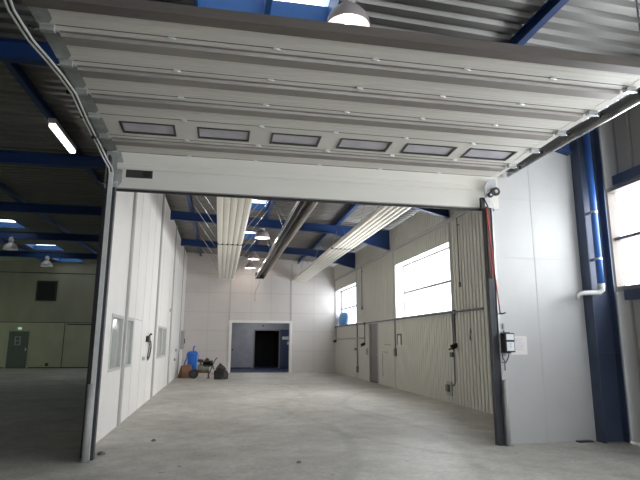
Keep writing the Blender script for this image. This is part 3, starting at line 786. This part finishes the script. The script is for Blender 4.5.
MB().box(XW - .02, XW, 16.56, 16.80, 1.40, 1.71).build('strip', 'paper', r)
r = thing('wall_hook', (XW, 11.62, 1.7), 'small dark hook on the right wall near the door opening', 'hook')
MB().tube([(XW - .01, 11.62, 1.84), (XW - .025, 11.62, 1.70), (XW - .04, 11.60, 1.60), (XW - .02, 11.60, 1.56)], .012, 8, radii=[.008, .012, .02, .015]).build('hook', 'conduit', r)
MB().box(XW - .008, XW, 11.60, 11.64, 1.72, 1.80).build('plate', 'conduit', r)
r = thing('wall_pipe', (XW - .02, 24.0, 1.7), 'pale pipe along the right wall between the far socket and the side door', 'pipe')
MB().cyl((XW - .03, 20.98, 1.66), (XW - .03, 26.24, 1.66), .035, 10).build('pipe', 'trim_grey', r)
r = thing('cable_conduit', (XW - .02, 22.0, .4), 'thin upright conduit ending in a small box under the far window', 'conduit')
MB().cyl((XW - .02, 22.05, .48), (XW - .02, 22.05, 2.24), .018, 8).build('pipe', 'conduit', r)
MB().box(XW - .07, XW, 21.95, 22.15, .25, .50).build('end_box', 'door_grey', r)
r = thing('wall_switch_box', (XW, 20.5, 1.1), 'small grey switch box beside the frame of the grey side door', 'switch box')
MB().box(XW - .05, XW, 20.50, 20.66, 1.02, 1.26).build('box_body', 'box_grey', r, bevel=.006)
o = MB().box(XW - .05, XW, 22.24, 22.5, 1.16, 1.25).build('wall_valve', 'conduit', loc=(XW, 22.35, 1.16)); tag(o, 'small grey box on the right wall beneath the far window end', 'box')
for y, z0, lab in ((11.99, 2.85, 'window pull rod on the right wall nearest the door opening'), (21.15, 2.82, 'window pull rod on the right wall between the two windows')):
    r = thing('pull_rod', (XW, y, z0), lab, 'rod', 'pull rods on the right wall')
    MB().cyl((XW - .05, y, z0 + .1), (XW - .05, y, 4.60), .012, 8).build('rod', 'conduit', r)
    MB().cyl((XW - .05, y, z0), (XW - .05, y, z0 + .12), .028, 10).build('rod_handle', 'conduit', r)
    MB().box(XW - .06, XW, y - .015, y + .015, 4.4, 4.43).build('bracket', 'conduit', r)
mb = MB()
for a in ((17.6, 1.42, 18.3, 1.43), (17.9, 1.16, 18.6, 1.15)): mb.box(XW - .012, XW - .002, a[0], a[2], a[1] - .008, a[1] + .008)
mb.box(XW - .012, XW - .002, 18.55, 18.57, .3, 1.1)
o = mb.build('wall_wiring', 'conduit', loc=(XW, 18, 1.2)); tag(o, 'thin dark cable remains on the right wall beside the grey side door', 'wiring')
# blue sack lying in the sill of the far window
mb = MB(); rr = random.Random(5); n, k = 10, 18; vs = []; fs = []
cx, cy, cz = 6.03, 25.55, 2.321
prof_s = [(.0, .0), (.10, .0), (.125, .10), (.135, .25), (.13, .40), (.115, .52), (.08, .60), (.035, .645), (.0, .655)]
for i, (rad, z) in enumerate(prof_s):
    for j in range(k):
        a = j * 2 * PI / k; w = 1 + .06 * math.sin(3 * a + i)
        vs.append((cx + rad * math.cos(a) * w, cy + rad * 7.0 * math.sin(a) * w, cz + z))
for i in range(len(prof_s) - 1):
    for j in range(k): fs.append((i * k + j, i * k + (j + 1) % k, (i + 1) * k + (j + 1) % k, (i + 1) * k + j))
mb._add(vs, fs, 0, True); o = mb.build('blue_sack', 'blue_sack', loc=(cx, cy, cz)); tag(o, 'light blue plastic sack lying in the sill of the far window', 'sack')

# ------------------------------------------------------------------ left wall fittings
XI = XL + .001
r = thing('hose_hook', (XI, 13.6, 1.4), 'black cable loop hanging from a hook on the white left wall', 'cable')
MB().box(XI, XI + .07, 13.40, 13.70, 1.48, 1.62).build('hook_plate', 'plug_black', r, bevel=.01)
MB().tube([(XI + .05, 13.5, 1.60), (XI + .08, 13.65, 1.68), (XI + .08, 13.8, 1.66)], .018, 8).build('hook', 'plug_black', r)
MB().tube([(XI + .05, 13.65, 1.55), (XI + .05, 13.95, 1.48), (XI + .05, 14.08, 1.36), (XI + .05, 14.0, 1.24), (XI + .05, 13.85, 1.12), (XI + .05, 13.60, 1.05)], .017, 8).build('cable', 'plug_black', r)
MB().tube([(XI + .04, 13.60, 1.52), (XI + .04, 13.80, 1.42), (XI + .04, 13.78, 1.28), (XI + .04, 13.66, 1.16), (XI + .04, 13.62, 1.08)], .015, 8).build('cable', 'plug_black', r)
o = MB().box(XI, XI + .05, 12.95, 13.10, 1.06, 1.14).build('wall_socket', 'trim_grey', loc=(XI, 13, 1.06)); tag(o, 'small pale socket on the left wall below the black cable loop', 'socket')
r = thing('fuse_box', (XI, 25.3, 1.2), 'grey fuse box with a black switch at the far end of the left wall', 'fuse box')
MB().box(XI, XI + .16, 24.95, 25.45, 1.15, 1.98).build('housing', 'box_grey', r, bevel=.01)
MB().box(XI + .16, XI + .19, 25.05, 25.3, 1.4, 1.62).build('switch', 'plug_black', r)
o = MB().box(XI, XI + .05, 19.0, 19.12, 2.5, 2.62).build('wall_sensor', 'trim_grey', loc=(XI, 19.05, 2.5)); tag(o, 'small grey sensor high on the white left wall', 'sensor')

# ------------------------------------------------------------------ things on the floor at the far left
Y0 = 22.9
r = thing('cardboard_box', (-1.36, 23.4, 0), 'brown cardboard box leaning open by the left wall, under the blue canister', 'box')
MB().box(-1.48, -1.12, 23.15, 23.6, 0.0, .49).build('box_body', 'cardboard', r)
mb = MB(); mb.prism([(-1.66, 23.12, 0), (-1.49, 23.12, 0), (-1.49, 23.12, .47), (-1.53, 23.12, .50)], (0, .3, 0)); mb.build('box_flap', 'cardboard_dark', r)
mb = MB(); mb.obox((-1.30, 23.13, .52), (.17, 0, .01), (0, .06, .01), (0, 0, .006)); mb.build('box_flap', 'cardboard', r)
r = thing('blue_canister', (-1.13, 24.0, 0), 'tall blue plastic canister with a carrying loop behind the cardboard box', 'canister')
cx, cy = -1.13, 24.0
mb = MB(); mb.lathe([(.001, .002), (.20, .002), (.205, .05), (.205, .88), (.21, .94), (.23, .96), (.23, 1.02), (.19, 1.06), (.10, 1.08), (.001, 1.08)], (cx, cy, 0), 24); mb.build('drum', 'blue_plastic', r)
mb = MB(); mb.tube([(cx + .03, cy, 1.07), (cx + .03, cy, 1.22), (cx + .05, cy, 1.28), (cx + .10, cy, 1.30)], .03, 10); mb.build('spout', 'blue_plastic', r)
mb = MB(); mb.tube([(cx - .19, cy, .99), (cx - .23, cy - .02, .96), (cx - .22, cy - .03, .80), (cx - .28, cy - .05, .66), (cx - .33, cy - .06, .50)], .032, 8); mb.build('hose', 'blue_plastic', r)
mb = MB(); mb.tube([(cx + .19, cy, 1.0), (cx + .245, cy, .9), (cx + .24, cy, .7), (cx + .19, cy, .6)], .018, 8); mb.build('grip', 'blue_plastic', r)

r = thing('generator_cart', (-.65, Y0, 0), 'small wheeled engine generator with a raised handle, by the far left corner', 'generator')
for y in (Y0 - .19, Y0 + .19):
    w = MB(); w.lathe([(.10, -.045), (.165, -.045), (.185, -.02), (.185, .02), (.165, .045), (.10, .045)], (0, 0, 0), 22, closed=True)
    w.v = [(-.99 + a, y + c, .186 + b) for a, b, c in w.v]; wh = w.build('wheel', 'rubber', r)
    w = MB(); w.cyl((-.99, y - .03, .186), (-.99, y + .03, .186), .10, 16); w.build('rim', 'engine_dark', wh)
MB().cyl((-.99, Y0 - .19, .186), (-.99, Y0 + .19, .186), .015, 8).build('axle', 'engine_dark', r)
mb = MB(); mb.box(-.86, -.32, Y0 - .22, Y0 - .19, .22, .27); mb.box(-.86, -.32, Y0 + .19, Y0 + .22, .22, .27); mb.box(-.86, -.82, Y0 - .19, Y0 + .19, .22, .27); mb.box(-.36, -.32, Y0 - .19, Y0 + .19, .22, .27)
mb.tube([(-.84, Y0, .24), (-.99, Y0, .19)], .02, 8); mb.build('chassis', 'rust_red', r)
mb = MB(); mb.box(-.42, -.36, Y0 - .2, Y0 - .14, .0, .22); mb.box(-.42, -.36, Y0 + .14, Y0 + .2, .0, .22); mb.box(-.44, -.34, Y0 - .2, Y0 + .2, .0, .03); mb.build('foot', 'rust_red', r)
mb = MB(); mb.tube([(-.85, Y0, .40), (-.82, Y0, .40), (-.40, Y0, .40), (-.37, Y0, .40)], .17, 18, radii=[.12, .165, .165, .12]); mb.build('tank', 'engine_grey', r)
mb = MB(); mb.box(-.60, -.34, Y0 - .15, Y0 + .13, .46, .72)
for i in range(6): mb.box(-.63, -.32, Y0 - .17, Y0 + .15, .52 + i * .024, .566 + i * .024)
mb.cyl((-.34, Y0, .60), (-.22, Y0, .60), .12, 14); mb.build('engine', 'engine_dark', r)
mb = MB(); mb.tube([(-.84, Y0 - .05, .70), (-.80, Y0 - .05, .71), (-.62, Y0 - .05, .69)], .06, 12, radii=[.045, .07, .06]); mb.cyl((-.74, Y0 - .05, .63), (-.70, Y0 - .05, .50), .03, 8); mb.build('air_filter', 'engine_dark', r)
mb = MB(); mb.lathe([(.001, 0), (.07, 0), (.09, .04), (.07, .09), (.03, .10), (.03, .13), (.001, .13)], (-.47, Y0 + .03, .70), 14); mb.build('fuel_tank', 'engine_dark', r)
mb = MB(); mb.tube([(-.34, Y0 - .2, .25), (-.27, Y0 - .2, .45), (-.13, Y0 - .2, .76), (-.07, Y0 - .2, .83)], .018, 8); mb.tube([(-.34, Y0 + .2, .25), (-.27, Y0 + .2, .45), (-.13, Y0 + .2, .76), (-.07, Y0 + .2, .83)], .018, 8)
mb.cyl((-.075, Y0 - .21, .825), (-.075, Y0 + .21, .825), .022, 8); mb.build('handle', 'engine_dark', r)
mb = MB(); mb.tube([(-.30, Y0 - .15, .55), (-.22, Y0 - .22, .42), (-.16, Y0 - .24, .35), (-.20, Y0 - .22, .48), (-.26, Y0 - .15, .60)], .014, 8); mb.build('hose', 'rubber', r)

r = thing('tool_bag', (.10, 22.3, 0), 'black tool bag with a grey bundle on top, right of the generator', 'bag')
mb = MB(); mb.prism([(-.16, 22.05, .0), (.18, 22.05, .0), (.19, 22.05, .26), (.17, 22.05, .34), (-.14, 22.05, .35), (-.17, 22.05, .28)], (0, .38, 0)); mb.build('bag_body', 'bag_black', r, bevel=.03)
mb = MB(); mb.prism([(.20, 22.12, .0), (.40, 22.12, .0), (.42, 22.12, .20), (.37, 22.12, .33), (.24, 22.12, .36), (.19, 22.12, .3)], (0, .30, 0)); mb.build('side_pouch', 'bag_grey', r, bevel=.03)
mb = MB(); rr = random.Random(11)
mb.tube([(-.06, 22.2, .38), (.02, 22.2, .45), (.10, 22.2, .47), (.20, 22.2, .42), (.27, 22.22, .37)], .09, 12, radii=[.06, .10, .115, .10, .06])
mb.tube([(.02, 22.2, .52), (.07, 22.2, .60), (.12, 22.2, .56)], .04, 8, radii=[.04, .05, .035]); mb.build('bundle', 'bag_grey', r)
mb = MB(); mb.tube([(-.1, 22.04, .33), (-.06, 22.02, .43), (.06, 22.02, .45), (.12, 22.04, .34)], .014, 8); mb.build('handle', 'bag_black', r)

# small litter on the near floor
for x, y, s, lab in ((-.93, 8.75, .035, 'small dark stone on the floor just behind the left jamb'), (1.05, 6.95, .03, 'small dark chip on the floor in the middle of the opening'),
                     (-1.5, 7.85, .05, 'grey rubble chip at the foot of the left jamb')):
    mb = MB(); rr = random.Random(int(x * 100)); mb.lathe([(.001, 0), (s, .0), (s * .9, s * .5), (s * .4, s * .8), (.001, s * .85)], (x, y, .001), 8)
    mb.v = [(a + rr.uniform(-.2, .2) * s, b + rr.uniform(-.2, .2) * s, c) for a, b, c in mb.v]
    o = mb.build('stone_chip', 'door_grey', loc=(x, y, .001)); tag(o, lab, 'stone')

# ------------------------------------------------------------------ light
def area(name, loc, rot, sx, sy, power, col=(1, 1, 1)):
    l = bpy.data.lights.new(name, 'AREA'); l.shape = 'RECTANGLE'; l.size = sx; l.size_y = sy; l.energy = power; l.color = col
    o = bpy.data.objects.new(name, l); o.location = loc; o.rotation_euler = rot; COL.objects.link(o); return o
DAY = (1.0, .98, .945)
W_RAD = 14.0
for k, (a, b, z0, z1) in enumerate(W_R):
    e = (.2, 1.0)[k]
    area('daylight_or_fill', (XR + .75, (a + b - e) / 2, (z0 + z1) / 2), (0, PI / 2, 0), z1 - z0 + .3, b - a - e + .3, W_RAD * PI * (b - a) * (z1 - z0) * (1.38, .22)[k], DAY)
for k, (a, b, z0, z1) in enumerate(FW):
    area('daylight_or_fill', (XO + .55, (a + b) / 2, (z0 + z1) / 2), (0, PI / 2, 0), z1 - z0 + .5, b - a + .4, W_RAD * PI * (b - a) * (z1 - z0) * (.55, .3)[k], DAY)
area('daylight_or_fill', (3.0, YR - .6, 2.2), (PI / 2, 0, 0), 5.4, 4.2, 2.2 * PI * 5.0 * 3.8, DAY)  # fill from behind the camera, through the added rear glazing
def point(loc, p, col, rad=.08):
    l = bpy.data.lights.new('lamp_or_fill_glow', 'POINT'); l.energy = p; l.color = col; l.shadow_soft_size = rad
    o = bpy.data.objects.new('lamp_or_fill_glow', l); o.location = loc; COL.objects.link(o)
point((2.2, 28.6, 2.4), 40, (.95, .97, 1), .1)  # added fill for the lobby, just below the unseen fixture
point((1.19, 4.80, 4.72), 3, (1, .9, .84))
for y in (17.9, 22.75, 25.6): point((1.33, y, 5.0), 14, (1, .86, .78))
W = bpy.data.worlds.new('sky'); S.world = W; W.use_nodes = True
bg = W.node_tree.nodes['Background']; bg.inputs[0].default_value = (.86, .93, 1, 1); bg.inputs[1].default_value = 6.0

# ------------------------------------------------------------------ camera
cam = bpy.data.cameras.new('camera'); co = bpy.data.objects.new('camera', cam); COL.objects.link(co)
F, PIT, YAW, ROL = 521.856, .192994, .186122, .0049028
fw = Vector((math.sin(YAW) * math.cos(PIT), math.cos(YAW) * math.cos(PIT), math.sin(PIT)))
rt = Vector((math.cos(YAW), -math.sin(YAW), 0)); up = rt.cross(fw)
r2 = rt * math.cos(ROL) + up * math.sin(ROL); u2 = -rt * math.sin(ROL) + up * math.cos(ROL)
co.matrix_world = Matrix(((r2.x, u2.x, -fw.x, 0), (r2.y, u2.y, -fw.y, 0), (r2.z, u2.z, -fw.z, 1.5), (0, 0, 0, 1)))
cam.sensor_width = 36; cam.lens = F * 36 / 640; cam.clip_start = .05; cam.clip_end = 200
S.camera = co
S.view_settings.view_transform = 'Standard'; S.view_settings.look = 'None'; S.view_settings.gamma = 1
S.view_settings.exposure = 0.12
